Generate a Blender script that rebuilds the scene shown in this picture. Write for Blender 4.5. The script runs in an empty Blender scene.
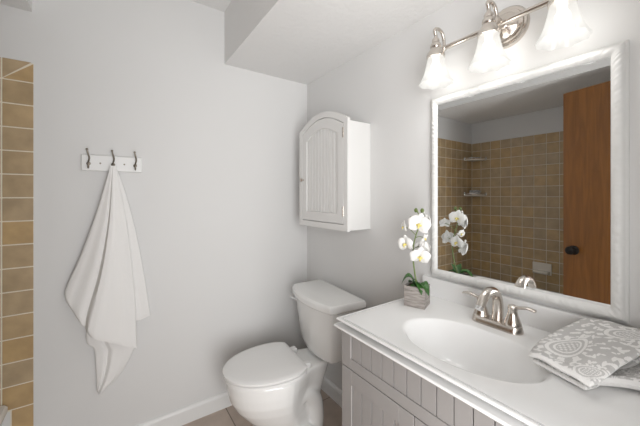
import bpy, bmesh, math, random
from mathutils import Vector, Matrix
random.seed(7)
S = bpy.context.scene
C = S.collection
PI = math.pi

# ------------------------------------------------------------ camera, world, lights, exposure
cam = bpy.data.objects.new('camera', bpy.data.cameras.new('camera'))
C.objects.link(cam); S.camera = cam
cam.location = (-1.1694, -1.8535, 1.305)
cam.rotation_euler = (PI/2, 0, -math.radians(34.717))
cam.data.sensor_fit = 'HORIZONTAL'; cam.data.sensor_width = 36
cam.data.lens = 36 * 298.47 / 640
cam.data.shift_y = -(213 - 195.78) / 640
cam.data.clip_start = 0.02
S.view_settings.view_transform = 'Standard'; S.view_settings.look = 'None'
S.view_settings.gamma = 1; S.view_settings.use_curve_mapping = False
S.view_settings.exposure = 0.20
W = bpy.data.worlds.new('world'); S.world = W; W.use_nodes = True
W.node_tree.nodes['Background'].inputs[0].default_value = (1, 1, 1, 1)
W.node_tree.nodes['Background'].inputs[1].default_value = 0.6
LAMP_W = 1.5          # each vanity bulb
def area(name, loc, rot, sx, sy, power, col=(1, 1, 1)):
    l = bpy.data.lights.new(name, 'AREA'); l.shape = 'RECTANGLE'; l.size = sx; l.size_y = sy
    l.energy = power; l.color = col
    o = bpy.data.objects.new(name, l); C.objects.link(o); o.location = loc; o.rotation_euler = rot
    return o
# added fill light in the unseen hall, aimed through the doorway behind the camera
area('hall_fill', (-1.32, -2.65, 1.15), (PI/2 + .45, 0, -.42), 1.4, 2.0, 60, (1, 1, 1))

# ------------------------------------------------------------ materials
def mat(name, col, rough=.5, metal=0, spec=.5, var=0, vscale=6, bump=0, bscale=60, coat=0, stretch=None, bdist=.002):
    m = bpy.data.materials.new(name); m.use_nodes = True
    n = m.node_tree.nodes; L = m.node_tree.links; b = n['Principled BSDF']
    b.inputs['Base Color'].default_value = (*col, 1)
    b.inputs['Roughness'].default_value = rough; b.inputs['Metallic'].default_value = metal
    b.inputs['Specular IOR Level'].default_value = spec; b.inputs['Coat Weight'].default_value = coat
    tc = n.new('ShaderNodeTexCoord'); mp = n.new('ShaderNodeMapping'); L.new(tc.outputs['Object'], mp.inputs[0])
    if stretch: mp.inputs['Scale'].default_value = stretch
    if var:
        t = n.new('ShaderNodeTexNoise'); t.inputs['Scale'].default_value = vscale; t.inputs['Detail'].default_value = 4
        L.new(mp.outputs[0], t.inputs['Vector'])
        r = n.new('ShaderNodeValToRGB')
        r.color_ramp.elements[0].position = .3; r.color_ramp.elements[1].position = .7
        r.color_ramp.elements[0].color = (*[c * (1 - var) for c in col], 1)
        r.color_ramp.elements[1].color = (*[min(1, c * (1 + var)) for c in col], 1)
        L.new(t.outputs['Fac'], r.inputs[0]); L.new(r.outputs[0], b.inputs['Base Color'])
    if bump:
        t2 = n.new('ShaderNodeTexNoise'); t2.inputs['Scale'].default_value = bscale; t2.inputs['Detail'].default_value = 3
        L.new(mp.outputs[0], t2.inputs['Vector'])
        bp = n.new('ShaderNodeBump'); bp.inputs['Strength'].default_value = bump; bp.inputs['Distance'].default_value = bdist
        L.new(t2.outputs['Fac'], bp.inputs['Height']); L.new(bp.outputs[0], b.inputs['Normal'])
    return m
M = {}
M['wall'] = mat('wall_paint', (.715, .713, .706), .55, spec=.25, bump=.05, bscale=120)
M['ceil'] = mat('ceiling_texture', (.80, .795, .787), .8, spec=.2, bump=.5, bscale=45, bdist=.006)
M['trim'] = mat('white_trim', (.78, .78, .77), .35)
M['paint'] = mat('white_cabinet_paint', (.74, .735, .72), .35)
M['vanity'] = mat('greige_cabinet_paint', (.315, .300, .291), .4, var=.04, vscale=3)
M['ceramic'] = mat('ceramic', (.84, .84, .825), .08, spec=.6, coat=.3)
M['almond'] = mat('almond_ceramic', (.84, .79, .71), .2)
M['plastic'] = mat('seat_plastic', (.84, .835, .825), .22)
M['marble'] = mat('cultured_marble', (.83, .83, .825), .14, spec=.5)
M['nickel'] = mat('brushed_nickel', (.66, .61, .56), .24, metal=1, bump=.04, bscale=300)
M['chrome'] = mat('chrome', (.8, .8, .8), .12, metal=1)
M['towel'] = mat('white_terry', (.86, .85, .835), .95, spec=.1, bump=.5, bscale=420, bdist=.003)
M['hook'] = mat('hook_metal', (.28, .25, .21), .35, metal=1)
M['frame'] = mat('mirror_frame_white', (.71, .71, .695), .4)
M['mirror'] = mat('mirror_silver', (.90, .91, .91), .0, metal=1)
M['door'] = None
M['bronze'] = mat('dark_bronze', (.02, .017, .015), .35, metal=.6)
M['leaf'] = mat('orchid_leaf', (.045, .13, .03), .3, var=.3, vscale=30)
M['stem'] = mat('orchid_stem', (.16, .22, .07), .5)
M['bud'] = mat('orchid_bud', (.10, .14, .03), .5)
M['petal'] = mat('orchid_petal', (.88, .87, .85), .55, spec=.2)
M['lip'] = mat('orchid_lip', (.78, .66, .20), .5, var=.3, vscale=120)
M['moss'] = mat('moss', (.12, .10, .06), .9, var=.4, vscale=120, bump=.6)
M['pot'] = mat('whitewashed_wood', (.33, .30, .278), .7, var=.38, vscale=22, stretch=(1, 1, 6), bump=.3, bscale=90)
M['grout'] = mat('tile_grout', (.78, .72, .60), .8)
M['dark'] = mat('dark_gap', (.08, .075, .07), .8)
M['hose'] = mat('braided_hose', (.30, .29, .28), .35, metal=.8)
M['cloth'] = mat('grey_cloth', (.42, .41, .41), .95, var=.35, vscale=60)

def tile_mat():
    m = mat('tan_tile', (.4, .27, .13), .28); n = m.node_tree.nodes; L = m.node_tree.links
    g = n.new('ShaderNodeNewGeometry'); r = n.new('ShaderNodeValToRGB')
    e = r.color_ramp.elements; e[0].color = (.425, .312, .182, 1); e[1].color = (.50, .350, .185, 1)
    q = e.new(.35); q.color = (.45, .342, .215, 1); q = e.new(.7); q.color = (.475, .330, .168, 1)
    L.new(g.outputs['Random Per Island'], r.inputs[0])
    tc = n.new('ShaderNodeTexCoord'); t = n.new('ShaderNodeTexNoise'); t.inputs['Scale'].default_value = 14; t.inputs['Detail'].default_value = 5
    L.new(tc.outputs['Object'], t.inputs['Vector'])
    mx = n.new('ShaderNodeMixRGB'); mx.blend_type = 'OVERLAY'; mx.inputs[0].default_value = .35
    L.new(r.outputs[0], mx.inputs[1]); L.new(t.outputs['Fac'], mx.inputs[2]); L.new(mx.outputs[0], n['Principled BSDF'].inputs['Base Color'])
    return m
M['tile'] = tile_mat()
def door_mat():
    m = mat('stained_oak_veneer', (.3, .12, .03), .3); n = m.node_tree.nodes; L = m.node_tree.links
    tc = n.new('ShaderNodeTexCoord'); mp = n.new('ShaderNodeMapping'); mp.inputs['Scale'].default_value = (9, 9, .7)
    t = n.new('ShaderNodeTexNoise'); t.inputs['Scale'].default_value = 3.5; t.inputs['Detail'].default_value = 8; t.inputs['Distortion'].default_value = 1.2
    r = n.new('ShaderNodeValToRGB'); e = r.color_ramp.elements
    e[0].position = .25; e[1].position = .8; e[0].color = (.150, .055, .010, 1); e[1].color = (.275, .112, .024, 1)
    L.new(tc.outputs['Object'], mp.inputs[0]); L.new(mp.outputs[0], t.inputs['Vector']); L.new(t.outputs['Fac'], r.inputs[0])
    L.new(r.outputs[0], n['Principled BSDF'].inputs['Base Color']); return m
M['door'] = door_mat()
def floor_mat():
    m = mat('floor_tile', (.4, .33, .28), .4); n = m.node_tree.nodes; L = m.node_tree.links
    tc = n.new('ShaderNodeTexCoord'); b = n.new('ShaderNodeTexBrick'); b.offset = .5
    b.inputs['Scale'].default_value = 1; b.inputs['Brick Width'].default_value = .6; b.inputs['Row Height'].default_value = .3
    b.inputs['Mortar Size'].default_value = .003
    b.inputs['Color1'].default_value = (.52, .43, .365, 1); b.inputs['Color2'].default_value = (.48, .395, .335, 1); b.inputs['Mortar'].default_value = (.2, .16, .13, 1)
    t = n.new('ShaderNodeTexNoise'); t.inputs['Scale'].default_value = 7; t.inputs['Detail'].default_value = 6
    mx = n.new('ShaderNodeMixRGB'); mx.blend_type = 'OVERLAY'; mx.inputs[0].default_value = .4
    L.new(tc.outputs['Object'], b.inputs['Vector']); L.new(tc.outputs['Object'], t.inputs['Vector'])
    L.new(b.outputs['Color'], mx.inputs[1]); L.new(t.outputs['Fac'], mx.inputs[2]); L.new(mx.outputs[0], n['Principled BSDF'].inputs['Base Color'])
    return m
M['floor'] = floor_mat()
def shade_mat():
    m = bpy.data.materials.new('frosted_glass_shade'); m.use_nodes = True
    n = m.node_tree.nodes; L = m.node_tree.links; n.clear()
    o = n.new('ShaderNodeOutputMaterial'); tr = n.new('ShaderNodeBsdfTransparent'); tl = n.new('ShaderNodeBsdfTranslucent')
    gl = n.new('ShaderNodeBsdfGlossy'); gl.inputs['Roughness'].default_value = .3
    em = n.new('ShaderNodeEmission'); em.inputs[0].default_value = (1, .985, .955, 1); em.inputs[1].default_value = .30
    tl.inputs[0].default_value = (.05, .049, .047, 1); tr.inputs[0].default_value = (.93, .925, .91, 1)
    df = n.new('ShaderNodeBsdfDiffuse'); df.inputs[0].default_value = (.18, .18, .176, 1)
    ab = n.new('ShaderNodeMixShader'); ab.inputs[0].default_value = .35; L.new(df.outputs[0], ab.inputs[1]); L.new(tl.outputs[0], ab.inputs[2])
    a = n.new('ShaderNodeMixShader'); a.inputs[0].default_value = .45; L.new(tr.outputs[0], a.inputs[1]); L.new(ab.outputs[0], a.inputs[2])
    b = n.new('ShaderNodeMixShader'); b.inputs[0].default_value = .05; L.new(a.outputs[0], b.inputs[1]); L.new(gl.outputs[0], b.inputs[2])
    c = n.new('ShaderNodeAddShader'); L.new(b.outputs[0], c.inputs[0]); L.new(em.outputs[0], c.inputs[1])
    L.new(c.outputs[0], o.inputs[0]); return m
M['shade'] = shade_mat()
def bulb_mat():
    m = mat('lit_bulb', (1, 1, 1)); b = m.node_tree.nodes['Principled BSDF']
    b.inputs['Emission Color'].default_value = (1, .97, .92, 1); b.inputs['Emission Strength'].default_value = 4; return m
M['bulb'] = bulb_mat()
def pattern_mat():
    m = mat('damask_terry', (.4, .4, .4), .95, spec=.1, bump=.5, bscale=300, bdist=.003); n = m.node_tree.nodes; L = m.node_tree.links
    a = n.new('ShaderNodeAttribute'); a.attribute_name = 'pattern'
    tc = n.new('ShaderNodeTexCoord'); t = n.new('ShaderNodeTexNoise'); t.inputs['Scale'].default_value = 260; t.inputs['Detail'].default_value = 2
    L.new(tc.outputs['Object'], t.inputs['Vector'])
    ad = n.new('ShaderNodeMath'); ad.operation = 'MULTIPLY_ADD'; ad.inputs[1].default_value = .5; ad.inputs[2].default_value = -.25
    L.new(t.outputs['Fac'], ad.inputs[0]); sm = n.new('ShaderNodeMath'); sm.operation = 'ADD'; L.new(a.outputs['Fac'], sm.inputs[0]); L.new(ad.outputs[0], sm.inputs[1])
    r = n.new('ShaderNodeValToRGB'); r.color_ramp.elements[0].position = .25; r.color_ramp.elements[1].position = .75
    r.color_ramp.elements[0].color = (.52, .51, .50, 1); r.color_ramp.elements[1].color = (.78, .77, .755, 1)
    L.new(sm.outputs[0], r.inputs[0]); L.new(r.outputs[0], n['Principled BSDF'].inputs['Base Color']); return m
M['pattern'] = pattern_mat()

# ------------------------------------------------------------ mesh helpers (world coordinates in, local meshes out)
def wloc(o):
    v = Vector((0, 0, 0))
    while o: v += o.location; o = o.parent
    return v
def obj(name, bm, m, parent=None, smooth=None, bevel=0, loc=None):
    bmesh.ops.recalc_face_normals(bm, faces=bm.faces)
    off = wloc(parent) if parent else (Vector(loc) if loc else Vector((0, 0, 0)))
    bmesh.ops.translate(bm, verts=bm.verts, vec=-off)
    me = bpy.data.meshes.new(name); bm.to_mesh(me); bm.free()
    for k in (m if isinstance(m, (list, tuple)) else [m]): me.materials.append(k)
    o = bpy.data.objects.new(name, me); C.objects.link(o)
    if parent: o.parent = parent
    elif loc: o.location = loc
    if bevel:
        b = o.modifiers.new('bevel', 'BEVEL'); b.width = bevel; b.segments = 3; b.limit_method = 'ANGLE'; b.angle_limit = math.radians(40)
    if smooth is not None:
        me.shade_smooth()
        if smooth: me.set_sharp_from_angle(angle=math.radians(smooth))
    return o
def thing(name, label, cat, loc, group=None):
    o = bpy.data.objects.new(name, None); C.objects.link(o); o.empty_display_size = .05
    o.location = loc; o['label'] = label; o['category'] = cat
    if group: o['group'] = group
    return o
def tag(o, label, cat, group=None):
    o['label'] = label; o['category'] = cat
    if group: o['group'] = group
    return o
def struct(name, bm, m, parent=None, **k):
    o = obj(name, bm, m, parent, **k)
    if not parent: o['kind'] = 'structure'
    return o
def NB(): return bmesh.new()
def box(bm, x0, x1, y0, y1, z0, z1, mi=0):
    vs = [bm.verts.new((x, y, z)) for x in (x0, x1) for y in (y0, y1) for z in (z0, z1)]
    for f in ((0, 1, 3, 2), (4, 6, 7, 5), (0, 4, 5, 1), (2, 3, 7, 6), (0, 2, 6, 4), (1, 5, 7, 3)):
        fc = bm.faces.new([vs[i] for i in f]); fc.material_index = mi
    return bm
def bx(*a, **k): return box(NB(), *a, **k)
def loft(bm, rings, caps=True, closed=True):
    R = [[bm.verts.new(p) for p in r] for r in rings]
    for a, b in zip(R, R[1:]):
        n = len(a)
        for i in range(n if closed else n - 1):
            j = (i + 1) % n
            bm.faces.new((a[i], a[j], b[j], b[i]))
    if caps: bm.faces.new(R[0]); bm.faces.new(R[-1])
    return bm
def tube(bm, pts, rad, seg=10, caps=True, flat=None):
    pts = [Vector(p) for p in pts]; n = len(pts)
    if not isinstance(rad, (list, tuple)): rad = [rad] * n
    t = [(pts[min(i + 1, n - 1)] - pts[max(i - 1, 0)]).normalized() for i in range(n)]
    u = t[0].orthogonal().normalized() if flat is None else Vector(flat)
    rings = []
    for i in range(n):
        u = (u - t[i] * u.dot(t[i])).normalized(); v = t[i].cross(u)
        rr = rad[i] if isinstance(rad[i], (list, tuple)) else (rad[i], rad[i])
        rings.append([pts[i] + u * math.cos(2 * PI * k / seg) * rr[0] + v * math.sin(2 * PI * k / seg) * rr[1] for k in range(seg)])
    return loft(bm, rings, caps)
def spline(P, n):
    P = [Vector(p) for p in P]; out = []
    for i in range(len(P) - 1):
        p0 = P[max(i - 1, 0)]; p1 = P[i]; p2 = P[i + 1]; p3 = P[min(i + 2, len(P) - 1)]
        for k in range(n):
            t = k / n
            out.append(.5 * ((2 * p1) + (p2 - p0) * t + (2 * p0 - 5 * p1 + 4 * p2 - p3) * t * t + (3 * p1 - p0 - 3 * p2 + p3) * t ** 3))
    return out + [P[-1]]
def lathe(bm, prof, c, axis='z', seg=32, caps=True):   # prof: (r, h) along axis from c
    rings = []
    for r, h in prof:
        ring = []
        for k in range(seg):
            a = 2 * PI * k / seg; p, q = r * math.cos(a), r * math.sin(a)
            v = {'z': (p, q, h), 'x': (h, p, q), 'y': (q, h, p)}[axis]
            ring.append(Vector(c) + Vector(v))
        rings.append(ring)
    return loft(bm, rings, caps)
def ball(bm, c, r, sc=(1, 1, 1), seg=16):
    ret = bmesh.ops.create_uvsphere(bm, u_segments=seg, v_segments=seg // 2, radius=r)
    for v in ret['verts']: v.co = Vector((v.co.x * sc[0], v.co.y * sc[1], v.co.z * sc[2])) + Vector(c)
    return bm
def prism(bm, pts, vec, mi=0):                          # polygon extruded along vec
    a = [bm.verts.new(p) for p in pts]; b = [bm.verts.new(Vector(p) + Vector(vec)) for p in pts]
    n = len(a)
    for f in [a, b] + [[a[i], a[(i + 1) % n], b[(i + 1) % n], b[i]] for i in range(n)]:
        bm.faces.new(f).material_index = mi
    return bm

# ------------------------------------------------------------ room shell
XL, ZC, ZS, YN = -2.30, 2.44, 2.119, -1.92
SX = -0.604                        # face of the soffit over the vanity
TX = -1.466                        # edge of the shower tile
struct('floor', bx(XL - .1, .1, -3.2, .1, -.1, 0), M['floor'])
struct('wall_back', bx(XL - .1, .1, 0, .1, 0, ZC + .1), M['wall'])
struct('wall_right', bx(0, .1, YN - .1, 0, 0, ZC + .1), M['wall'])
struct('wall_left', bx(XL - .1, XL, YN - .1, 0, 0, ZC + .1), M['wall'])
struct('ceiling', bx(XL, 0, YN - .1, 0, ZC, ZC + .1), M['ceil'])
bm = NB(); box(bm, SX, 0, YN, 0, ZS, ZC); struct('ceiling_soffit', bm, M['ceil'])
bm = NB(); box(bm, XL, TX - .004, YN, 0, ZS + .018, ZC); struct('ceiling_soffit_shower', bm, M['ceil'])
bm = NB(); box(bm, XL, -1.36, YN - .1, YN, 0, ZC); box(bm, -.5, 0, YN - .1, YN, 0, ZC); box(bm, -1.36, -.5, YN - .1, YN, 2.06, ZC)
struct('wall_near', bm, M['wall'])
struct('wall_tub_end', bx(XL, -1.62, YN, -1.53, 0, ZS + .018), M['wall'])
def baseboard(name, pts):
    pass
bm = NB(); prism(bm, [(TX, 0, 0), (TX, -.014, 0), (TX, -.014, .075), (TX, -.010, .086), (TX, -.004, .092), (TX, 0, .092)], (-TX, 0, 0))
struct('baseboard_back', bm, M['trim'])
bm = NB(); prism(bm, [(0, -.014, 0), (-.014, -.014, 0), (-.014, -.014, .075), (-.010, -.014, .086), (-.004, -.014, .092), (0, -.014, .092)], (0, -.99, 0))
struct('baseboard_right', bm, M['trim'])

# shower wall tile: every tile a raised pad on the grout bed
PT = .1035; G = .0027
def pad(bm, o, ux, uz, nrm, poly):
    # poly in (u, z) metres; pad raised along nrm with eased edge
    cx = sum(p[0] for p in poly) / len(poly); cz = sum(p[1] for p in poly) / len(poly)
    def P(p, h, s):
        u = p[0] + (s if p[0] < cx else -s); z = p[1] + (s if p[1] < cz else -s)
        return Vector(o) + Vector(ux) * u + Vector((0, 0, 1)) * z + Vector(nrm) * h
    loft(bm, [[P(p, .004, 0) for p in poly], [P(p, .0065, 0) for p in poly], [P(p, .0075, .0012) for p in poly]], caps=False)
    bm.faces.new([bm.verts.new(P(p, .0075, .0012)) for p in poly])
    bmesh.ops.remove_doubles(bm, verts=bm.verts[-len(poly) * 2:], dist=1e-6)
rows = [1.814 - PT * k for k in range(0, 15)]
bm = NB()
xj = [-1.567 - PT * k for k in range(0, 8)]
def q(x0, x1, z0, z1): return [(x0 + G, z0 + G), (x1 - G, z0 + G), (x1 - G, z1 - G), (x0 + G, z1 - G)]
N_ = (0, -1, 0)
pad(bm, (0, 0, 0), (1, 0, 0), 0, N_, [(-1.567 + 2 * G, 1.814 + G), (TX, 1.814 + G), (TX, 1.905 - 2 * G)])
pad(bm, (0, 0, 0), (1, 0, 0), 0, N_, [(-1.567 + G, 1.814 + 2 * G), (TX - 3 * G, 1.905), (-1.567 + G, 1.905)])
for k in range(7): pad(bm, (0, 0, 0), (1, 0, 0), 0, N_, q(max(xj[k + 1], XL), xj[k], 1.814, 1.905 + G))
for r in range(14):
    pad(bm, (0, 0, 0), (1, 0, 0), 0, N_, q(-1.567, TX + G, rows[r + 1], rows[r]))
    for k in range(7): pad(bm, (0, 0, 0), (1, 0, 0), 0, N_, q(max(xj[k + 1], XL + .001), xj[k], rows[r + 1], rows[r]))
for r in range(14, 18): pad(bm, (0, 0, 0), (1, 0, 0), 0, N_, q(-1.538, TX + G, max(1.814 - PT * (r + 1), .002), 1.814 - PT * r))
t_back = obj('wall_tile_back', bm, M['tile']); t_back['kind'] = 'structure'
bm = bx(XL, TX - .001, -.005, 0, .36, 1.903); box(bm, -1.54, TX - .001, -.005, 0, 0, .36); obj('grout_bed', bm, M['grout'], t_back)
bm = NB()
yj = [-.0075 - PT * k for k in range(0, 16)]
for k in range(14):
    y0, y1 = max(yj[k + 1], -1.53), yj[k]
    pad(bm, (XL, 0, 0), (0, 1, 0), 0, (1, 0, 0), q(y0, y1, 1.814, 1.905 + G))
    for r in range(14): pad(bm, (XL, 0, 0), (0, 1, 0), 0, (1, 0, 0), q(y0, y1, rows[r + 1], rows[r]))
t_left = obj('wall_tile_left', bm, M['tile']); t_left['kind'] = 'structure'
obj('grout_bed', bx(XL, XL + .005, -1.53, -.005, .36, 1.903), M['grout'], t_left)

# open wood door, hinged at the doorway, standing in front of the tub
h = Vector((-1.335, -1.885, 0)); fe = Vector((-1.512, -1.098, 0)); dd = (fe - h).normalized(); dn = Vector((-dd.y, dd.x, 0))
def dbox(bm, u0, u1, n0, n1, z0, z1):
    pts = [h + dd * u + dn * n + Vector((0, 0, z0)) for u, n in ((u0, n0), (u1, n0), (u1, n1), (u0, n1))]
    return prism(bm, pts, (0, 0, z1 - z0))
Lw = (fe - h).length
door = struct('door_1', dbox(NB(), 0, Lw, -.0175, .0175, .012, 2.03), M['door'], bevel=.002, loc=(h.x, h.y, 0))
kc = h + dd * (Lw - .065) + Vector((0, 0, .93)); out = -dn if (-dn).x > 0 else dn
bm = NB(); ax = out
def along(bm, c, prof, axis, seg=24):
    axis = Vector(axis).normalized(); u = axis.orthogonal().normalized(); v = axis.cross(u)
    return loft(bm, [[Vector(c) + axis * hh + (u * math.cos(2 * PI * k / seg) + v * math.sin(2 * PI * k / seg)) * r for k in range(seg)] for r, hh in prof])
along(bm, kc, [(.032, .0165), (.032, .021), (.024, .026), (.011, .028), (.011, .045), (.022, .052), (.028, .062), (.026, .072), (.014, .079)], out)
kb = obj('door_knob', bm, M['bronze'], door, smooth=40)

# ------------------------------------------------------------ bathtub
tub = thing('bathtub', 'white alcove bathtub below the tan tiled shower walls', 'bathtub', (-1.92, -.77, 0))
bm = NB()
ox0, ox1, oy0, oy1 = XL + .008, -1.545, -1.528, -.009
cx, cy = (ox0 + ox1) / 2, (oy0 + oy1) / 2
def rr(hx, hy, r, z, n=8):
    pts = []
    for sx, sy, a0 in ((1, 1, 0), (-1, 1, 90), (-1, -1, 180), (1, -1, 270)):
        for k in range(n + 1):
            a = math.radians(a0 + 90 * k / n); pts.append((cx + sx * (hx - r) + r * math.cos(a), cy + sy * (hy - r) + r * math.sin(a), z))
    return pts
HX, HY = (ox1 - ox0) / 2, (oy1 - oy0) / 2
loft(bm, [rr(HX - .02, HY, .01, 0), rr(HX - .02, HY, .01, .35), rr(HX, HY, .012, .37), rr(HX, HY, .012, .39), rr(HX - .006, HY - .006, .012, .40),
          rr(HX - .06, HY - .07, .10, .40), rr(HX - .075, HY - .09, .11, .385), rr(HX - .11, HY - .16, .14, .12), rr(HX - .17, HY - .24, .12, .08)])
obj('tub_body', bm, M['ceramic'], tub, smooth=40)
bm = NB(); lathe(bm, [(.03, 0), (.03, .003), (.022, .004)], (cx, -.42, .0802)); obj('drain', bm, M['chrome'], tub, smooth=40)

# shower shelves and soap dish (seen in the mirror)
for z, lab in ((1.70, 'upper of two small corner shelves in the tiled shower corner'), (1.305, 'lower corner shelf in the tiled shower corner, with a grey cloth')):
    sh = thing('corner_shelf', lab, 'shelf', (XL, 0, z), 'corner shelves in the shower')
    a = .165; x0, y0 = XL + .0078, -.0078
    bm = NB(); pts = [(x0, y0, z)] + [(x0 + a * math.cos(t) ** .8, y0 - a * math.sin(t) ** .8, z) for t in [PI / 2 * k / 12 for k in range(13)]]
    prism(bm, pts, (0, 0, .012)); obj('shelf_plate', bm, M['almond'], sh, bevel=.002)
    bm = NB(); tube(bm, [(x0 + a * math.cos(t) ** .8, y0 - a * math.sin(t) ** .8, z + .026) for t in [PI / 2 * k / 12 for k in range(13)]], .007, 8)
    for px_, py_ in ((x0 + .004, y0 - a + .004), (x0 + a - .004, y0 - .004)): lathe(bm, [(.012, z + .012), (.012, z + .036)], (px_, py_, 0), 'z', 12)
    obj('rail', bm, M['chrome'], sh, smooth=40)
bm = NB()
tube(bm, spline([(XL + .045, -.115, 1.343), (XL + .085, -.085, 1.349), (XL + .125, -.045, 1.343)], 6), [(.022, .022)] * 13, 14)
for v in bm.verts: v.co += Vector((random.uniform(-.003, .003),) * 3)
cl = obj('washcloth', bm, M['cloth'], smooth=60, loc=(XL + .085, -.08, 1.321)); tag(cl, 'small grey cloth lying on the lower shower corner shelf', 'cloth')
bm = NB(); y0, z0 = -.70, .60; xw = XL + .0076
sd = thing('soap_dish', 'white ceramic soap dish set into the tiled wall seen in the mirror', 'soap dish', (XL, y0, z0))
box(bm, xw, xw + .014, y0 - .078, y0 + .078, z0 - .055, z0 + .055); obj('back_plate', bm, M['almond'], sd, bevel=.006)
bm = NB(); loft(bm, [[(xw + .014, y0 + sy * w, z) for sy, w, z in ((-1, .07, z0 - .05), (1, .07, z0 - .05), (1, .07, z0 - .015), (-1, .07, z0 - .015))],
                     [(xw + .06, y0 + sy * w, z) for sy, w, z in ((-1, .06, z0 - .04), (1, .06, z0 - .04), (1, .06, z0 - .018), (-1, .06, z0 - .018))]])
obj('dish_tray', bm, M['almond'], sd, bevel=.006)

# ------------------------------------------------------------ hook rack and bath towel
rk = thing('hook_rack', 'white wall board with three metal hooks, the towel on its middle hook', 'hook rack', (-1.17, 0, 1.465))
bm = NB(); box(bm, -1.297, -1.044, -.016, 0, 1.428, 1.506); obj('board', bm, M['trim'], rk, bevel=.004)
for x in (-1.268, -1.170, -1.075):
    bm = NB(); lathe(bm, [(.009, -.0165), (.009, -.019), (.005, -.021)], (x, 0, 1.462), 'y', 12)
    tube(bm, spline([(x, -.018, 1.462), (x, -.030, 1.468), (x + .004, -.045, 1.488), (x - .002, -.056, 1.514), (x - .004, -.058, 1.525)], 5), .0036, 8)
    tube(bm, spline([(x, -.018, 1.460), (x, -.026, 1.446), (x, -.038, 1.440), (x, -.048, 1.447), (x, -.050, 1.456)], 5), .0036, 8)
    ball(bm, (x - .004, -.058, 1.527), .0055, seg=10); ball(bm, (x, -.050, 1.458), .0055, seg=10)
    obj('hook', bm, M['hook'], rk, smooth=50)
for x in (-1.222, -1.122):
    bm = NB(); lathe(bm, [(.004, -.0162), (.004, -.018), (.002, -.019)], (x, 0, 1.466), 'y', 10); obj('screw', bm, M['hook'], rk, smooth=50)

def polyl(P, t):
    L = [0]
    for a, b in zip(P, P[1:]): L.append(L[-1] + math.dist(a, b))
    d = t * L[-1]
    for i in range(len(P) - 1):
        if d <= L[i + 1] or i == len(P) - 2:
            k = (d - L[i]) / max(L[i + 1] - L[i], 1e-9); return [P[i][j] + (P[i + 1][j] - P[i][j]) * k for j in range(len(P[i]))]
def sm(P, n=6): return [tuple(v)[:2] for v in spline([(a, b, 0) for a, b in P], n)]
def sheet(bm, Lp, Rp, Bp, yf, th=.006, nu=40, nv=56):
    # Coons-like cloth sheet hanging in the x-z plane: left, right, bottom outlines; yf(s, t) depth
    Lp, Rp, Bp = sm(Lp), sm(Rp), sm(Bp, 4)
    F, K = [], []
    for j in range(nv + 1):
        t = j / nv; l = polyl(Lp, t); r = polyl(Rp, t); rf, rb = [], []
        for i in range(nu + 1):
            s = i / nu
            x = l[0] + (r[0] - l[0]) * s; z = l[1] + (r[1] - l[1]) * s
            b = polyl(Bp, s); lb = [Lp[-1][k] + (Rp[-1][k] - Lp[-1][k]) * s for k in (0, 1)]
            w = t ** 3; x += (b[0] - lb[0]) * w; z += (b[1] - lb[1]) * w
            y = yf(s, t); e = th * (1 if 0 < i < nu and j < nv else .3)
            rf.append(bm.verts.new((x, y - e, z))); rb.append(bm.verts.new((x, y + e, z)))
        F.append(rf); K.append(rb)
    for A, inv in ((F, 0), (K, 1)):
        for j in range(nv):
            for i in range(nu):
                f = [A[j][i], A[j][i + 1], A[j + 1][i + 1], A[j + 1][i]]; bm.faces.new(f[::-1] if inv else f)
    for j in range(nv):
        bm.faces.new((F[j][0], F[j + 1][0], K[j + 1][0], K[j][0])); bm.faces.new((F[j][nu], K[j][nu], K[j + 1][nu], F[j + 1][nu]))
    for i in range(nu):
        bm.faces.new((F[nv][i], F[nv][i + 1], K[nv][i + 1], K[nv][i])); bm.faces.new((F[0][i], K[0][i], K[0][i + 1], F[0][i + 1]))
bm = NB()
def interp(P, s):
    for (a, va), (b, vb) in zip(P, P[1:]):
        if s <= b:
            k = (s - a) / (b - a); k = k * k * (3 - 2 * k); return va + (vb - va) * k
    return P[-1][1]
def yA(s, t):
    g = min(1, t * 1.25) ** .8
    prof = interp([(0, .034), (.10, .026), (.30, .006), (.37, .012), (.43, -.030), (.52, -.034), (.62, -.026), (.8, -.018), (1, .002)], s)
    return -.066 + prof * g - .004 * (1 - t)
def yB(s, t): return -.034 + interp([(0, .0), (.6, -.004), (1, .012)], s) * min(1, t * 1.3)
def yC(s, t): return -.030 + interp([(0, .010), (.25, .002), (.33, .010), (.45, -.008), (.7, -.006), (1, .008)], s) * min(1, t * 1.3)
HZ = 1.452
sheet(bm, [(-1.180, HZ), (-1.205, 1.35), (-1.243, 1.20), (-1.298, 1.02), (-1.352, .870), (-1.350, .815)],
      [(-1.160, HZ), (-1.134, 1.30), (-1.104, 1.09), (-1.078, .80), (-1.069, .524)],
      [(-1.350, .815), (-1.312, .735), (-1.262, .655), (-1.235, .628), (-1.15, .575), (-1.069, .524)], yA)
sheet(bm, [(-1.172, HZ), (-1.160, 1.2), (-1.145, .95), (-1.13, .672)],
      [(-1.158, HZ), (-1.108, 1.28), (-1.060, 1.05), (-1.022, .80), (-1.006, .664)],
      [(-1.13, .672), (-1.065, .658), (-1.006, .664)], yB)
sheet(bm, [(-1.175, 1.2), (-1.235, .9), (-1.275, .66), (-1.272, .585), (-1.245, .545), (-1.235, .345)],
      [(-1.15, 1.2), (-1.10, .9), (-1.073, .58), (-1.095, .475), (-1.150, .385), (-1.215, .345)],
      [(-1.235, .345), (-1.225, .333), (-1.215, .345)], yC, nu=30)
tw = obj('bath_towel', bm, M['towel'], smooth=60, loc=(-1.17, -.055, HZ)); tag(tw, 'white bath towel hanging in folds from the middle hook of the wall rack', 'towel')

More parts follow.
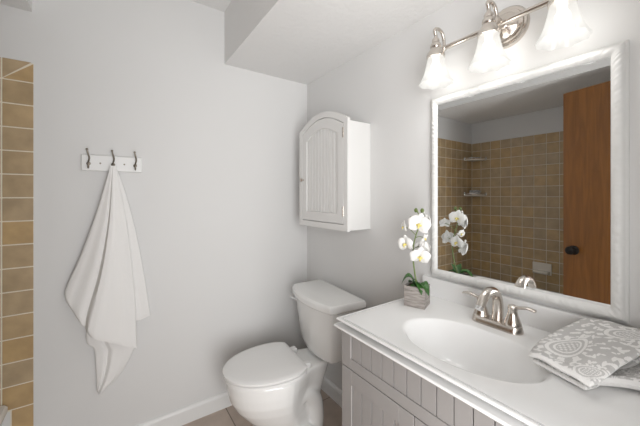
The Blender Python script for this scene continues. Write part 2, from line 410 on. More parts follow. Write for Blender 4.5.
# ------------------------------------------------------------ wall cabinet above the toilet
wc = thing('wall_cabinet', 'white arched-top wall cabinet with beadboard door above the toilet', 'cabinet', (0, -.415, 1.117))
CY0, CY1, CXF, CZ0, CZ1, CYM = -.660, -.170, -.150, 1.117, 1.715, -.415
def arc(y0, y1, zb, rise, n=24):
    return [(y0 + (y1 - y0) * k / n, zb + rise * math.sin(PI * k / n) ** .95) for k in range(n + 1)]
def panel(bm, x, th, y0, y1, z0, top):
    prism(bm, [(x, y0, z0)] + [(x, a, b) for a, b in top] + [(x, y1, z0)], (-th, 0, 0))
bm = NB(); panel(bm, 0, .150, CY0 + .004, CY1 - .004, CZ0 + .004, [(CY0 + .004, CZ1 - .012), (CY1 - .004, CZ1 - .012)])
obj('carcass', bm, M['paint'], wc, bevel=.002)
# face frame: ring with arched top and arched opening
def ring_frame(bm, x, th, outer, inner):
    n = len(outer); a = [bm.verts.new((x, *p)) for p in outer]; b = [bm.verts.new((x, *p)) for p in inner]
    c = [bm.verts.new((x - th, *p)) for p in outer]; d = [bm.verts.new((x - th, *p)) for p in inner]
    for i in range(n):
        j = (i + 1) % n
        for f in ((a[i], a[j], b[j], b[i]), (c[i], d[i], d[j], c[j]), (a[i], c[i], c[j], a[j]), (b[i], b[j], d[j], d[i])): bm.faces.new(f)
def outl(y0, y1, z0, zb, rise): return [(y0, z0)] + arc(y0, y1, zb, rise) + [(y1, z0)]
bm = NB(); ring_frame(bm, CXF, .018, outl(CY0, CY1, CZ0, CZ1, .078), outl(CY0 + .034, CY1 - .034, CZ0 + .034, CZ1 - .022, .066))
obj('face_frame', bm, M['paint'], wc, bevel=.002)
# door set in the frame: stiles + beadboard panel
dy0, dy1, dz0, dzb = CY0 + .037, CY1 - .037, CZ0 + .037, CZ1 - .025
bm = NB(); ring_frame(bm, CXF - .001, .016, outl(dy0, dy1, dz0, dzb, .064), outl(dy0 + .05, dy1 - .05, dz0 + .055, dzb - .045, .052))
dr = obj('door', bm, M['paint'], wc, bevel=.002)
bm = NB()
ny = 10; ys = [dy0 + .049 + (dy1 - dy0 - .098) * k / ny for k in range(ny + 1)]
for a, b in zip(ys, ys[1:]):
    def zt(y): return dzb - .046 + .053 * math.sin(PI * (y - dy0 - .05) / (dy1 - dy0 - .1)) ** .95 if dy0 + .05 < y < dy1 - .05 else dzb - .046
    y0, y1 = a + .0022, b - .0022
    prism(bm, [(CXF - .001, y0, dz0 + .054), (CXF - .001, y0, zt(y0)), (CXF - .001, (y0 + y1) / 2, zt((y0 + y1) / 2)), (CXF - .001, y1, zt(y1)), (CXF - .001, y1, dz0 + .054)], (-.009, 0, 0))
obj('beadboard_panel', bm, M['paint'], dr, bevel=.0012)
bm = NB(); lathe(bm, [(.006, 0), (.005, -.010), (.010, -.014), (.012, -.020), (.008, -.025)], (CXF - .017, CY1 - .052, 1.405), 'x', 16); obj('knob', bm, M['nickel'], dr, smooth=40)
for z in (1.195, 1.615):
    bm = NB(); lathe(bm, [(.0045, 0), (.0045, .052)], (CXF - .0195, dy0 - .002, z), 'z', 10); obj('hinge', bm, M['nickel'], wc, smooth=40)

# ------------------------------------------------------------ toilet
TY = -.445
TROT = Matrix.Translation((-.1, TY, 0)) @ Matrix.Rotation(math.radians(-5), 4, 'Z') @ Matrix.Translation((.1, -TY, 0))
to = thing('toilet', 'white two-piece toilet with closed lid in the corner beside the vanity', 'toilet', (-.40, TY, 0))
def egg(xb, xf, hw, z, n=48, sq=2.0, back=2.6):
    # egg outline from back xb to front tip xf
    xm = xb + (xf - xb) * .42; pts = []
    for k in range(n):
        a = 2 * PI * k / n; c, s = math.cos(a), math.sin(a)
        e = 2 / (sq if c > 0 else back)
        px = (xf - xm) * abs(c) ** e if c > 0 else (xb - xm) * abs(c) ** e
        pts.append((xm + px, TY + hw * math.copysign(abs(s) ** (2 / (sq if c > 0 else back)), s), z))
    return pts
def bowlring(xb, xf, hw, hb, z, n=56):
    # egg front, sides drawn in towards a narrower squared back
    pts = []
    for p in egg(xb, xf, hw, z, n, 2.05, 4.5):
        w = max(0, min(1, (p[0] - (xb + (xf - xb) * .55)) / (xb - (xb + (xf - xb) * .55)))); w = min(1, w * 1.5); w = w * w * (3 - 2 * w)
        pts.append((p[0], TY + (p[1] - TY) * (1 + (hb / hw - 1) * w), z))
    return pts
bm = NB()
loft(bm, [bowlring(-.21, -.545, .112, .100, 0), bowlring(-.21, -.545, .112, .100, .03), bowlring(-.215, -.535, .104, .080, .06), bowlring(-.22, -.565, .112, .070, .12), bowlring(-.215, -.620, .138, .072, .18),
          bowlring(-.20, -.670, .162, .080, .24), bowlring(-.19, -.698, .177, .090, .29), bowlring(-.175, -.710, .182, .098, .335), bowlring(-.165, -.714, .183, .103, .37), bowlring(-.16, -.716, .183, .104, .392), bowlring(-.166, -.708, .176, .098, .398)])
for s in (-1, 1):   # trapway swelling along the side, foot and bolt cap
    tube(bm, spline([(-.50, TY + s * .055, .14), (-.42, TY + s * .070, .20), (-.33, TY + s * .066, .255), (-.265, TY + s * .062, .20), (-.25, TY + s * .060, .10), (-.26, TY + s * .060, .03)], 6), .046, 14)
    ball(bm, (-.30, TY + s * .095, .018), .038, (1.5, 1, .9), 16)
    ball(bm, (-.33, TY + s * .09, .05), .05, (1.2, 1, 1), 16)
b_ = obj('bowl', bm, M['ceramic'], to, smooth=None)
rm = b_.modifiers.new('remesh', 'REMESH'); rm.mode = 'VOXEL'; rm.voxel_size = .006; rm.use_smooth_shade = True
sc_ = b_.modifiers.new('smooth', 'SMOOTH'); sc_.iterations = 8; sc_.factor = .5
bm = NB()
for s in (-1, 1):
    pass
def seat_outline(z, g=0, xb=-.345, xf=-.728, hw=.186):
    pts = []
    for p in egg(xb + .055, xf - g, hw + g, z, 72, 2.05, 2.3):
        pts.append((min(p[0], xb + g), p[1], z))
    return pts
bm = NB(); loft(bm, [seat_outline(.398, -.014), seat_outline(.4025, -.013), seat_outline(.4035, -.001), seat_outline(.413, -.001), seat_outline(.4168, -.005)]); obj('seat', bm, M['plastic'], to, smooth=40)
bm = NB(); loft(bm, [seat_outline(.4165, -.022), seat_outline(.4230, -.020), seat_outline(.4238, .002), seat_outline(.434, .003), seat_outline(.4375, -.003), seat_outline(.4400, -.02), seat_outline(.442, -.08)]); obj('seat_lid', bm, M['plastic'], to, smooth=40)
for s in (-1, 1):
    bm = NB(); box(bm, -.343, -.300, TY + s * .085 - .02, TY + s * .085 + .02, .396, .424); obj('hinge_post', bm, M['plastic'], to, bevel=.007)
TYT = TY + .010
def tankring(x0, x1, hw, z, bow, ch=.05, n=12):
    # back x0 (near wall), front x1 with bowed face and eased front corners
    pts = [(x0, TYT - hw, z), (x0, TYT + hw, z)]
    front = []
    for k in range(n + 1):
        u = -1 + 2 * k / n; front.append((x1 - bow * (1 - u * u), TYT - u * (hw - ch), z))
    return pts + [(x1 + ch * .95, TYT + hw, z), (x1 + ch * .30, TYT + hw - ch * .25, z)] + front + [(x1 + ch * .30, TYT - hw + ch * .25, z), (x1 + ch * .95, TYT - hw, z)]
bm = NB()
loft(bm, [tankring(-.090, -.190, .135, .402, .012), tankring(-.070, -.222, .168, .410, .016), tankring(-.058, -.236, .188, .46, .022), tankring(-.045, -.248, .212, .60, .026), tankring(-.045, -.254, .225, .70, .028)])
obj('tank', bm, M['ceramic'], to, smooth=35, bevel=.008)
bm = NB()
loft(bm, [tankring(-.035, -.262, .229, .699, .030), tankring(-.032, -.272, .239, .706, .030), tankring(-.032, -.272, .239, .733, .030), tankring(-.040, -.264, .233, .744, .028, .045), tankring(-.060, -.227, .206, .748, .025, .04)])
obj('tank_lid', bm, M['ceramic'], to, smooth=40, bevel=.004)
bm = NB(); ly = TY + .185
lathe(bm, [(.013, 0), (.013, -.006), (.008, -.010)], (-.245, ly, .665), 'x', 14)
tube(bm, [(-.256, ly - .005, .665), (-.258, ly + .02, .664), (-.256, ly + .055, .658), (-.254, ly + .072, .654)], [.006, .006, .007, .008], 10)
obj('flush_lever', bm, M['chrome'], to, smooth=50)
for s in (-1, 1):
    bm = NB(); ball(bm, (-.275, TY + s * .128, .022), .014, (1, 1, 1.1), 12); obj('bolt_cap', bm, M['plastic'], to, smooth=60)
bm = NB(); tube(bm, spline([(-.002, TY - .20, .16), (-.05, TY - .20, .16), (-.085, TY - .195, .20), (-.10, TY - .17, .30), (-.10, TY - .14, .392)], 6), .006, 8)
lathe(bm, [(.026, 0), (.026, -.004), (.012, -.008)], (-.001, TY - .20, .16), 'x', 16); ball(bm, (-.055, TY - .20, .16), .016, (1, 1.4, 1), 12)
hose = obj('supply_hose', bm, M['hose'], to, smooth=50)
for ch in to.children:
    if ch is not hose: ch.data.transform(Matrix.Translation(-to.location) @ TROT @ Matrix.Translation(to.location))

# ------------------------------------------------------------ vanity cabinet
VX, VY0, VY1, VT = -.490, -1.900, -1.010, .822
va = thing('vanity_cabinet', 'greige beadboard vanity cabinet under the white sink top', 'cabinet', (-.25, -1.455, 0))
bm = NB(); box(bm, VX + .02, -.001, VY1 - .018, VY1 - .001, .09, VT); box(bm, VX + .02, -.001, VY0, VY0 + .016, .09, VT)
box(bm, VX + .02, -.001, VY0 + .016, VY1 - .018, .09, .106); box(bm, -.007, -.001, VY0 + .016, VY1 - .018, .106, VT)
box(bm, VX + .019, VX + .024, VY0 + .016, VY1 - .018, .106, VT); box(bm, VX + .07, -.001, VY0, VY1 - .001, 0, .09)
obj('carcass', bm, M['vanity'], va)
# top rail frame with a long beadboard false front, slim dark gap, then doors
FZ = .737
bm = NB()
def xo(bm, x0, x1, y0, y1, z0, z1): return box(bm, x0, x1, y0, y1, z0, z1)
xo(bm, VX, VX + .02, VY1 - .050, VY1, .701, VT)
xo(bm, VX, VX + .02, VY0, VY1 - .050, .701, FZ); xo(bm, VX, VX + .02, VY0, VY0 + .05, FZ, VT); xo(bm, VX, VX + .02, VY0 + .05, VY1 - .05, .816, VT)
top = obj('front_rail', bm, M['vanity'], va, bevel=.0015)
def beads(bm, y0, y1, z0, z1, pitch=.0475, x=VX + .0035):
    y = y1; 
    while y - y0 > .006:
        e = max(y - pitch, y0); box(bm, x, x + .012, e + .0018, y - .0018, z0, z1); y = e
bm = NB(); beads(bm, VY0 + .051, VY1 - .051, FZ + .001, .815); obj('beadboard_panel', bm, M['vanity'], top)
dz0, dz1 = .105, .698
edges = [VY1 - .0005, VY1 - .316, VY1 - .634, VY0]
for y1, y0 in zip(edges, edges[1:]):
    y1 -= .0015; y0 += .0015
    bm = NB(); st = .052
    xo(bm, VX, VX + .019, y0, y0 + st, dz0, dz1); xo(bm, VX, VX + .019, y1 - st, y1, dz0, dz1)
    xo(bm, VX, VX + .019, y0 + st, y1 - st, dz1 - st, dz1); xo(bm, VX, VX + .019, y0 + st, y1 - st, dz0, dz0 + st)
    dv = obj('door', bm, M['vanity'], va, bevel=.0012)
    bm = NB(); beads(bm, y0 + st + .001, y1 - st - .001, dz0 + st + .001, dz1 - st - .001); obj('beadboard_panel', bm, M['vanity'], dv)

# ------------------------------------------------------------ vanity top with integral oval basin
CT = .868
vt = thing('sink_countertop', 'glossy white vanity top with molded edge and integral oval basin', 'countertop', (-.25, -1.455, .823))
SXc, SYc, SA, SB = -.312, -1.374, .138, .203      # basin centre, semi axes in x and y
IX, IY = -.492, -1.019                            # inner edge of the flat top (front, left)
bm = NB(); n = 128
def rect_pt(a):
    c, s = math.cos(a), math.sin(a); best = 9
    for lim, comp in ((IX - SXc, c), (-.021 - SXc, c), (IY - SYc, s), (VY0 - SYc, s)):
        if abs(comp) > 1e-9 and lim / comp > 0: best = min(best, lim / comp)
    return (SXc + c * best, SYc + s * best)
ang = [2 * PI * k / n for k in range(n)]
for X_ in (IX, -.021):
    for Y_ in (IY, VY0):
        a = math.atan2(Y_ - SYc, X_ - SXc) % (2 * PI)
        k = min(range(n), key=lambda i: min(abs(ang[i] - a), 2 * PI - abs(ang[i] - a))); ang[k] = a
rings = []
for rr_, dz in ((.06, -.118), (.25, -.116), (.45, -.108), (.62, -.092), (.76, -.068), (.86, -.042), (.93, -.018), (.97, -.006), (1.0, -.0015), (1.035, 0)):
    ring = []
    for a in ang:
        # true polar ray on the ellipse
        re = 1 / math.sqrt((math.cos(a) / SA) ** 2 + (math.sin(a) / SB) ** 2)
        ring.append((SXc + math.cos(a) * re * rr_, SYc + math.sin(a) * re * rr_, CT + dz))
    rings.append(ring)
rings.append([(*rect_pt(a), CT) for a in ang])
loft(bm, rings, caps=False); bm.faces.new(list(bm.verts)[:n])
obj('top_surface', bm, M['marble'], vt, smooth=30)
# molded edge swept round the front and the left end
prof = [(.023, 0), (.0222, 0), (.0220, -.010), (.0184, -.010), (.0182, -.0008), (.0160, 0), (.0105, 0), (.0078, -.0016), (.0066, -.0048), (.0076, -.0078), (.010, -.0088), (.050, -.009),
        (.050, -.0225), (.006, -.0232), (.0024, -.0240), (.0004, -.0262), (0, -.0290), (.0008, -.0320), (.003, -.0340), (.008, -.0350), (.019, -.0356), (.0195, -.0455), (.028, -.0455)]
OX, OY = -.515, -.996
rings = [[(OX + o, VY0, CT + z) for o, z in prof], [(OX + o, OY - o, CT + z) for o, z in prof], [(-.021, OY - o, CT + z) for o, z in prof]]
bm = NB(); loft(bm, rings, caps=False, closed=False)
obj('molded_edge', bm, M['marble'], vt, smooth=38)
bm = NB(); prism(bm, [(-.001, VY0, CT - .044), (-.021, VY0, CT - .044), (-.021, VY0, CT + .072), (-.0185, VY0, CT + .077), (-.001, VY0, CT + .078)], (0, OY - VY0 - .012, 0))
obj('backsplash', bm, M['marble'], vt, bevel=.002)
bm = NB(); lathe(bm, [(.024, 0), (.024, .003), (.019, .004), (.017, .001), (.004, .001)], (SXc, SYc, CT - .117), 'z', 24); obj('drain', bm, M['chrome'], vt, smooth=40)

# ------------------------------------------------------------ faucet
FX, FY = -.110, -1.366
fa = thing('faucet', 'brushed nickel two-handle faucet behind the oval basin', 'faucet', (FX, FY, CT))
def stad(hl, r, z, n=12):
    p = []
    for s, a0 in ((1, 0), (-1, 180)):
        for k in range(n + 1):
            a = math.radians(a0 + 180 * k / n); p.append((FX + r * math.cos(a), FY + s * (hl - r) + r * math.sin(a), z))
    return p
bm = NB(); loft(bm, [stad(.080, .028, CT), stad(.080, .028, CT + .006), stad(.078, .026, CT + .010), stad(.077, .0255, CT + .019), stad(.074, .0225, CT + .022)]); obj('base_plate', bm, M['nickel'], fa, smooth=40)
bm = NB()
sp = spline([(FX + .006, FY, CT + .018), (FX + .010, FY, CT + .055), (FX + .006, FY, CT + .090), (FX - .014, FY, CT + .115), (FX - .048, FY, CT + .122), (FX - .082, FY, CT + .111), (FX - .106, FY, CT + .086)], 6)
k = len(sp); tube(bm, sp, [(.0195 - .0065 * i / k, .0175 - .0045 * i / k) for i in range(k)], 20); obj('spout', bm, M['nickel'], fa, smooth=50)
bm = NB(); along(bm, (FX - .106, FY, CT + .086), [(.0115, 0), (.0115, .010)], (-.62, 0, -.78)); obj('aerator', bm, M['chrome'], fa, smooth=40)
for s in (-1, 1):
    hy = FY + s * .050
    bm = NB(); lathe(bm, [(.025, CT + .018), (.025, CT + .026), (.022, CT + .034), (.016, CT + .052), (.0125, CT + .066), (.0145, CT + .071), (.0135, CT + .081), (.006, CT + .086)], (FX, hy, 0), 'z', 24)
    hd = obj('handle', bm, M['nickel'], fa, smooth=45)
    bm = NB(); tube(bm, spline([(FX, hy - s * .012, CT + .079), (FX, hy + s * .018, CT + .081), (FX, hy + s * .042, CT + .086), (FX, hy + s * .064, CT + .083)], 5),
                    [(.007 + .003 * (i / 15), .006 - .002 * (i / 15)) for i in range(16)], 12, flat=(1, 0, 0)); obj('lever', bm, M['nickel'], hd, smooth=50)
bm = NB(); tube(bm, [(FX + .021, FY, CT + .018), (FX + .021, FY, CT + .062)], .003, 8); ball(bm, (FX + .021, FY, CT + .064), .006, seg=10); obj('lift_rod', bm, M['nickel'], fa, smooth=50)

# ------------------------------------------------------------ mirror
MY0, MY1, MZ0, MZ1 = -1.664, -1.048, .954, 1.732
mi = thing('wall_mirror', 'rectangular mirror with ribbed white frame above the basin', 'mirror', (0, -1.36, MZ0))
fp = [(0, 0), (0, -.010), (.004, -.014), (.007, -.0145), (.0085, -.020), (.013, -.025), (.020, -.0275), (.027, -.027), (.033, -.024), (.036, -.021), (.040, -.019), (.040, -.004)]
fp = [(a * .87, b * 1.05) for a, b in fp]
rib = [0, 0, 0, 0, .4, 1, 1, 1, .8, .3, 0, 0]
bm = NB()
cor = [(MY1, MZ0), (MY1, MZ1), (MY0, MZ1), (MY0, MZ0)]; inn = [(-1, 1), (-1, -1), (1, -1), (1, 1)]
loops = []
for k in range(4):
    (ya, za), (yb, zb) = cor[k], cor[(k + 1) % 4]; ia, ib = inn[k], inn[(k + 1) % 4]
    nseg = int(math.dist((ya, za), (yb, zb)) / .0042)
    for i in range(nseg):
        t = i / nseg; rn = random.uniform(-.0018, .0014) if i else 0
        loops.append([(x + (-rn * w), ya + (yb - ya) * t + (ia[0] + (ib[0] - ia[0]) * t) * w0, za + (zb - za) * t + (ia[1] + (ib[1] - ia[1]) * t) * w0) for (w0, x), w in zip(fp, rib)])
loops.append(loops[0])
loft(bm, loops, caps=False, closed=False); bmesh.ops.remove_doubles(bm, verts=bm.verts, dist=1e-6)
obj('frame', bm, M['frame'], mi, smooth=70)
bm = NB(); box(bm, -.018, -.001, MY0 + .033, MY1 - .033, MZ0 + .033, MZ1 - .033); obj('mirror_glass', bm, M['mirror'], mi)

# ------------------------------------------------------------ vanity light
LZ, LYC, BX, SHX = 1.905, -1.366, -.062, -.118
li = thing('vanity_light', 'brushed nickel vanity light bar with three frosted bell shades above the mirror', 'light fixture', (0, LYC, LZ))
bm = NB(); lathe(bm, [(.072, 0), (.072, -.008), (.067, -.014), (.060, -.015), (.058, -.022), (.052, -.024), (.046, -.024), (.040, -.030), (.018, -.036), (.013, -.040), (.013, -.075)], (0, -1.353, LZ + .004), 'x', 40)
obj('back_plate', bm, M['nickel'], li, smooth=40)
bm = NB(); tube(bm, [(BX, LYC + .225, LZ), (BX, LYC - .205, LZ)], .009, 14)
obj('bar', bm, M['nickel'], li, smooth=50)
for k in (1, 0, -1):
    y = -1.345 + k * .203
    bm = NB(); tube(bm, spline([(BX, y, LZ), (BX - .001, y, LZ + .030), (BX - .012, y, LZ + .056), (BX - .037, y, LZ + .066), (BX - .062, y, LZ + .056), (SHX, y, LZ + .034), (SHX, y, LZ + .010)], 6), .0065, 12)
    ball(bm, (BX, y, LZ), .0125, seg=14)
    arm = obj('arm', bm, M['nickel'], li, smooth=50)
    bm = NB(); lathe(bm, [(.012, LZ + .022), (.015, LZ + .016), (.014, LZ + .006), (.019, LZ + .001), (.021, LZ - .010), (.019, LZ - .016), (.024, LZ - .024), (.031, LZ - .036), (.0345, LZ - .042), (.0345, LZ - .053), (.031, LZ - .054)], (SHX, y, 0), 'z', 28)
    obj('socket', bm, M['nickel'], arm, smooth=40)
    bm = NB(); ns = 96
    prof = [(.0295, 1.856), (.031, 1.847), (.0335, 1.834), (.037, 1.816), (.042, 1.796), (.048, 1.778), (.056, 1.760), (.063, 1.749)]
    rings = []
    for i, (r, z) in enumerate(prof):
        fl = (i / (len(prof) - 1)) ** 2
        rings.append([(SHX + (r + .0022 * fl * math.cos(16 * a)) * math.cos(a), y + (r + .0022 * fl * math.cos(16 * a)) * math.sin(a), z - .0018 * fl * math.cos(8 * a)) for a in [2 * PI * q_ / ns for q_ in range(ns)]])
    inner = [[(SHX + (p[0] - SHX) * .95, y + (p[1] - y) * .95, p[2] + .0004) for p in r] for r in rings]
    loft(bm, rings + inner[::-1], caps=False); obj('shade', bm, M['shade'], arm, smooth=50)
    bm = NB(); ball(bm, (SHX, y, 1.812), .019, (1, 1, 1.25), 16); lathe(bm, [(.011, 1.83), (.012, 1.856)], (SHX, y, 0), 'z', 14); obj('bulb', bm, M['bulb'], arm, smooth=60)
    l = bpy.data.lights.new('bulb_light', 'POINT'); l.energy = LAMP_W; l.color = (1, .985, .955); l.shadow_soft_size = .03
    o = bpy.data.objects.new('bulb_light', l); C.objects.link(o); o.location = (SHX, y, 1.800)

# ------------------------------------------------------------ orchid in wooden cube pot
PC = Vector((-.166, -1.090, CT)); PR = Matrix.Rotation(math.radians(21), 4, 'Z')
orc = thing('potted_orchid', 'white orchid in a whitewashed wooden cube pot at the corner of the vanity top', 'potted plant', PC)
def R(p): return PC + PR @ Vector(p)
bm = NB(); w = .0405; H_ = .080; wi = .034
def sq(w, z): return [R(p) for p in ((-w, -w, z), (w, -w, z), (w, w, z), (-w, w, z))]
loft(bm, [sq(w, 0), sq(w, H_), sq(wi, H_), sq(wi, H_ - .018)]); obj('pot', bm, M['pot'], orc, bevel=.0012)
bm = NB(); bmesh.ops.create_grid(bm, x_segments=14, y_segments=14, size=wi * .99)
for v in bm.verts: v.co = R((v.co.x, v.co.y, H_ - .012 + random.uniform(0, .008)))
obj('moss', bm, M['moss'], orc, smooth=60)
base = PC + Vector((0, 0, H_ - .01))
stem = [base, (-.162, -1.076, .99), (-.160, -1.066, 1.05), (-.160, -1.068, 1.10), (-.160, -1.080, 1.145), (-.158, -1.092, 1.18), (-.156, -1.094, 1.215), (-.158, -1.086, 1.243)]
bm = NB(); sp = spline(stem, 8); tube(bm, sp, [.0032 - .0014 * i / len(sp) for i in range(len(sp))], 8)
obj('stem', bm, M['stem'], orc, smooth=60)
def leaf(bm, p0, d, length, width, rise, droop):
    d = Vector(d).normalized(); s = d.cross(Vector((0, 0, 1))).normalized(); rows_ = []
    for i in range(15):
        t = i / 14; c = Vector(p0) + d * length * t + Vector((0, 0, rise * math.sin(PI * min(t * .9, 1)) - droop * t * t))
        ww = width * (math.sin(PI * min(.12 + t * .88, 1)) ** .75) + .0006
        rows_.append([c + s * ww * q_ + Vector((0, 0, .22 * ww * abs(q_) ** 1.5 * 2)) for q_ in (-1, -.5, 0, .5, 1)])
    rows_ = [r + [p - Vector((0, 0, .0016)) for p in r[::-1]] for r in rows_]
    loft(bm, rows_)
for d, ln, wd, ri, dr_ in (((-.60, .65, 0), .060, .021, .040, .004), ((-.25, -.9, 0), .070, .020, .026, .022), ((.15, .8, 0), .050, .014, .018, .004), ((-.55, -.75, 0), .058, .016, .026, .022), ((-.9, -.1, 0), .042, .013, .008, .010)):
    bm = NB(); leaf(bm, base + Vector((0, 0, .002)), d, ln, wd, ri, dr_); obj('leaf', bm, M['leaf'], orc, smooth=60)
def flower(c, nrm, size, roll=0):
    c = Vector(c); nrm = Vector(nrm).normalized(); up = Vector((0, 0, 1)); up = (up - nrm * up.dot(nrm)).normalized(); rt = up.cross(nrm)
    q_ = Matrix.Rotation(math.radians(roll), 3, nrm); up = q_ @ up; rt = q_ @ rt
    bm = NB()
    for a, ln, wd, back in ((90, 1.0, .36, -.10), (215, .98, .36, -.12), (325, .98, .36, -.12), (12, 1.0, .62, .04), (168, 1.0, .62, .04)):
        ar = math.radians(a); d = rt * math.cos(ar) + up * math.sin(ar); s = nrm.cross(d); rows_ = []
        for i in range(9):
            t = i / 8; wdt = wd * size * (math.sin(PI * (.08 + .92 * t) ** .85) ** .6 if t < 1 else .05); wdt = max(wdt, .0008)
            rows_.append([c + d * size * ln * t + s * wdt * k + nrm * (size * (back + .22 * math.sin(PI * t * .8) - .10 * k * k + .04 * math.sin(5 * t + a))) for k in (-1, -.6, 0, .6, 1)])
        rows_ = [r + [p - nrm * .0009 for p in r[::-1]] for r in rows_]
        loft(bm, rows_)
    f = obj('flower', bm, M['petal'], orc, smooth=60)
    bm = NB()
    tube(bm, spline([c + nrm * size * .05, c + nrm * size * .28 - up * size * .06, c + nrm * size * .36 - up * size * .24, c + nrm * size * .28 - up * size * .40], 4), [size * .72 * v for v in (.10, .13, .15, .16, .16, .16, .15, .14, .12, .10, .08, .06, .03)], 8)
    for s in (-1, 1): ball(bm, c + nrm * size * .2 + rt * s * size * .16 - up * size * .08, size * .085, seg=8)
    obj('lip', bm, M['lip'], f, smooth=60)
    return c
fl = [((-.163, -1.024, 1.175), (-.85, .55, -.05), .026, 0), ((-.172, -1.104, 1.192), (-.75, -.55, .05), .046, -12), ((-.170, -1.036, 1.105), (-.95, -.05, .02), .038, 8),
      ((-.172, -1.108, 1.066), (-.7, -.65, -.28), .042, -6), ((-.150, -1.112, 1.136), (.2, -.9, -.4), .022, 30), ((-.138, -1.102, 1.205), (.8, -.3, .1), .038, 10), ((-.142, -1.098, 1.095), (.85, .1, 0), .034, 0)]
for c, nn, s, ro in fl:
    flower(c, nn, s, ro)
    c = Vector(c); a = min((p for p in sp if p.z < c.z + .01), key=lambda p: (p - (c - Vector((0, 0, .012)))).length); bm = NB(); tube(bm, spline([a, (a + c) / 2 + Vector((0, 0, .006)), c - Vector(nn).normalized() * .002], 4), .0014, 6); obj('flower_stalk', bm, M['stem'], orc, smooth=60)
bud = [(-.160, -1.080, 1.246), (-.155, -1.106, 1.246), (-.164, -1.060, 1.212)]
for b in bud:
    bm = NB(); tube(bm, [min(sp, key=lambda p: (p - Vector(b) + Vector((0, 0, .02))).length), Vector(b)], .0012, 6); obj('flower_stalk', bm, M['stem'], orc, smooth=60)
for b in bud:
    bm = NB(); ball(bm, b, .0075, (1, 1, 1.25), 12); obj('bud', bm, M['bud'], orc, smooth=60)

# ------------------------------------------------------------ folded patterned hand towel at the right of the basin
def hsh(i, j, k=0): return (math.sin(i * 127.1 + j * 311.7 + k * 74.7) * 43758.5453) % 1
def leafpat(u, v, cu, cv, ang_, a, b):
    c, s = math.cos(ang_), math.sin(ang_); x = (u - cu) * c + (v - cv) * s; y = -(u - cu) * s + (v - cv) * c
    return (x / a) ** 2 + (y / b) ** 2 < 1
motifs = []
for i in range(-1, 13):
    for j in range(-1, 14):
        motifs.append((i * .022 + hsh(i, j) * .014, j * .022 + hsh(i, j, 1) * .014, hsh(i, j, 2) * PI, .005 + .007 * hsh(i, j, 3), .0025 + .0025 * hsh(i, j, 4)))
def pattern(u, v):
    # u, v in metres across the towel: two paisley drops with beaded rings, sprigs elsewhere
    for cu, cv, ro, sc in ((.058, .095, 1.45, 1.2), (.112, .215, .3, .95), (.138, .030, .8, .7)):
        c, s = math.cos(ro), math.sin(ro); x = ((u - cu) * c + (v - cv) * s) / sc; y = (-(u - cu) * s + (v - cv) * c) / sc
        wdt = .024 * (1 - .45 * (x / .042)); d = math.hypot(x / .040, y / max(wdt, .006))
        if d < 1.45:
            if .92 < d < 1.12 or .62 < d < .74: return 1
            if d < .55: return 1 if (math.sin(x * 620) * math.sin(y * 620 + 1) > .15) else 0
            if d > 1.18: return 1 if math.sin(math.atan2(y, x) * 13) > .1 else 0
            return 0
    for m in motifs:
        if abs(u - m[0]) < .014 and abs(v - m[1]) < .014:
            if leafpat(u, v, *m) or leafpat(u, v, m[0] + .006, m[1] + .005, m[2] + 1.9, m[3] * .7, m[4]): return 1
    return 0
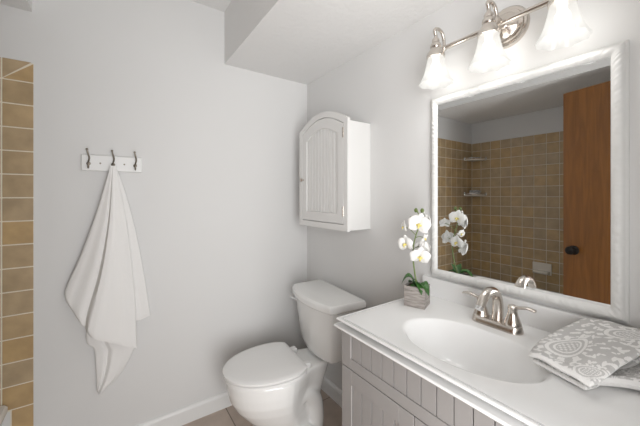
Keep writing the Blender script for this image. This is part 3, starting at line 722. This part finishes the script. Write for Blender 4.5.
def slab(bm, A, B, D, Cc, ztop, th, nu, nv, lay, off=(0, 0), edge_white=True, bulge_y=0):
    # A front-left, B front-right, D back-right, Cc back-left in (x, y); ztop(s, t) upper height; th thickness; rounded rim
    pts, V = [], []
    for side in (0, 1):
        g = []
        for j in range(nv + 1):
            row = []
            for i in range(nu + 1):
                s, t = i / nu, j / nv
                x = (A[0] * (1 - s) + B[0] * s) * (1 - t) + (Cc[0] * (1 - s) + D[0] * s) * t
                y = (A[1] * (1 - s) + B[1] * s) * (1 - t) + (Cc[1] * (1 - s) + D[1] * s) * t
                bl = bulge_y * math.sin(PI * t ** .8) * (1 - s) ** 1.5; y += bl; x -= bl * .5
                e = min(s, 1 - s) * 2.2; e2 = min(t, 1 - t) * 2.2
                rnd = math.sqrt(max(0, 1 - (1 - min(1, e * 5)) ** 2)) * math.sqrt(max(0, 1 - (1 - min(1, e2 * 5)) ** 2))
                zt, T = ztop(s, t), th(s, t)
                z = zt - T / 2 + (T / 2) * rnd * (1 if side == 0 else -1)
                v = bm.verts.new((x, y, z)); 
                v[lay] = (1.0 if (edge_white and (t < .03 or s < .012)) else pattern(s * .16 + off[0], t * .27 + off[1])) if side == 0 else .75
                row.append(v)
            g.append(row)
        V.append(g)
    for side in (0, 1):
        g = V[side]
        for j in range(nv):
            for i in range(nu):
                f = [g[j][i], g[j][i + 1], g[j + 1][i + 1], g[j + 1][i]]; bm.faces.new(f if side else f[::-1])
    b = [(i, 0) for i in range(nu)] + [(nu, j) for j in range(nv)] + [(i, nv) for i in range(nu, 0, -1)] + [(0, j) for j in range(nv, 0, -1)]
    for (i, j), (k, l) in zip(b, b[1:] + b[:1]): bm.faces.new((V[0][j][i], V[0][l][k], V[1][l][k], V[1][j][i]))
ht = thing('hand_towel', 'folded grey towel with white paisley pattern on the vanity top right of the basin', 'towel', (-.17, -1.63, CT))
bm = NB(); lay = bm.verts.layers.float.new('pattern')
def bulge(s, t): return math.sin(PI * min(1, max(0, s))) * .012
slab(bm, (-.285, -1.525), (-.322, -1.655), (-.030, -1.750), (-.030, -1.578),
     lambda s, t: CT + .030 + .012 * math.sin(PI * min(s * 1.1, 1)) * (1 - t) + .068 * max(0, t - .10) ** 1.1 + .020 * max(0, s - .5) * 2 * min(1, t * 3) + .003 * math.sin(9 * s + 5 * t),
     lambda s, t: .016 + .004 * math.sin(PI * s), 150, 150, lay, bulge_y=.019)
obj('top_fold', bm, M['pattern'], ht, smooth=60)
bm = NB(); lay = bm.verts.layers.float.new('pattern')
slab(bm, (-.276, -1.530), (-.312, -1.645), (-.024, -1.735), (-.026, -1.588),
     lambda s, t: CT + .0155 + .010 * math.sin(PI * min(s, 1)) * (1 - t) * 0 + .062 * max(0, t - .12) ** 1.1,
     lambda s, t: .0150, 90, 90, lay, (.11, .05), bulge_y=.016)
obj('bottom_fold', bm, M['pattern'], ht, smooth=60)
bm = NB(); lay = bm.verts.layers.float.new('pattern')
slab(bm, (-.270, -1.652), (-.205, -1.735), (-.05, -1.80), (-.08, -1.665),
     lambda s, t: CT + .026 + .006 * math.sin(PI * s), lambda s, t: .025, 60, 50, lay, (.03, .12))
obj('inner_fold', bm, M['pattern'], ht, smooth=60)
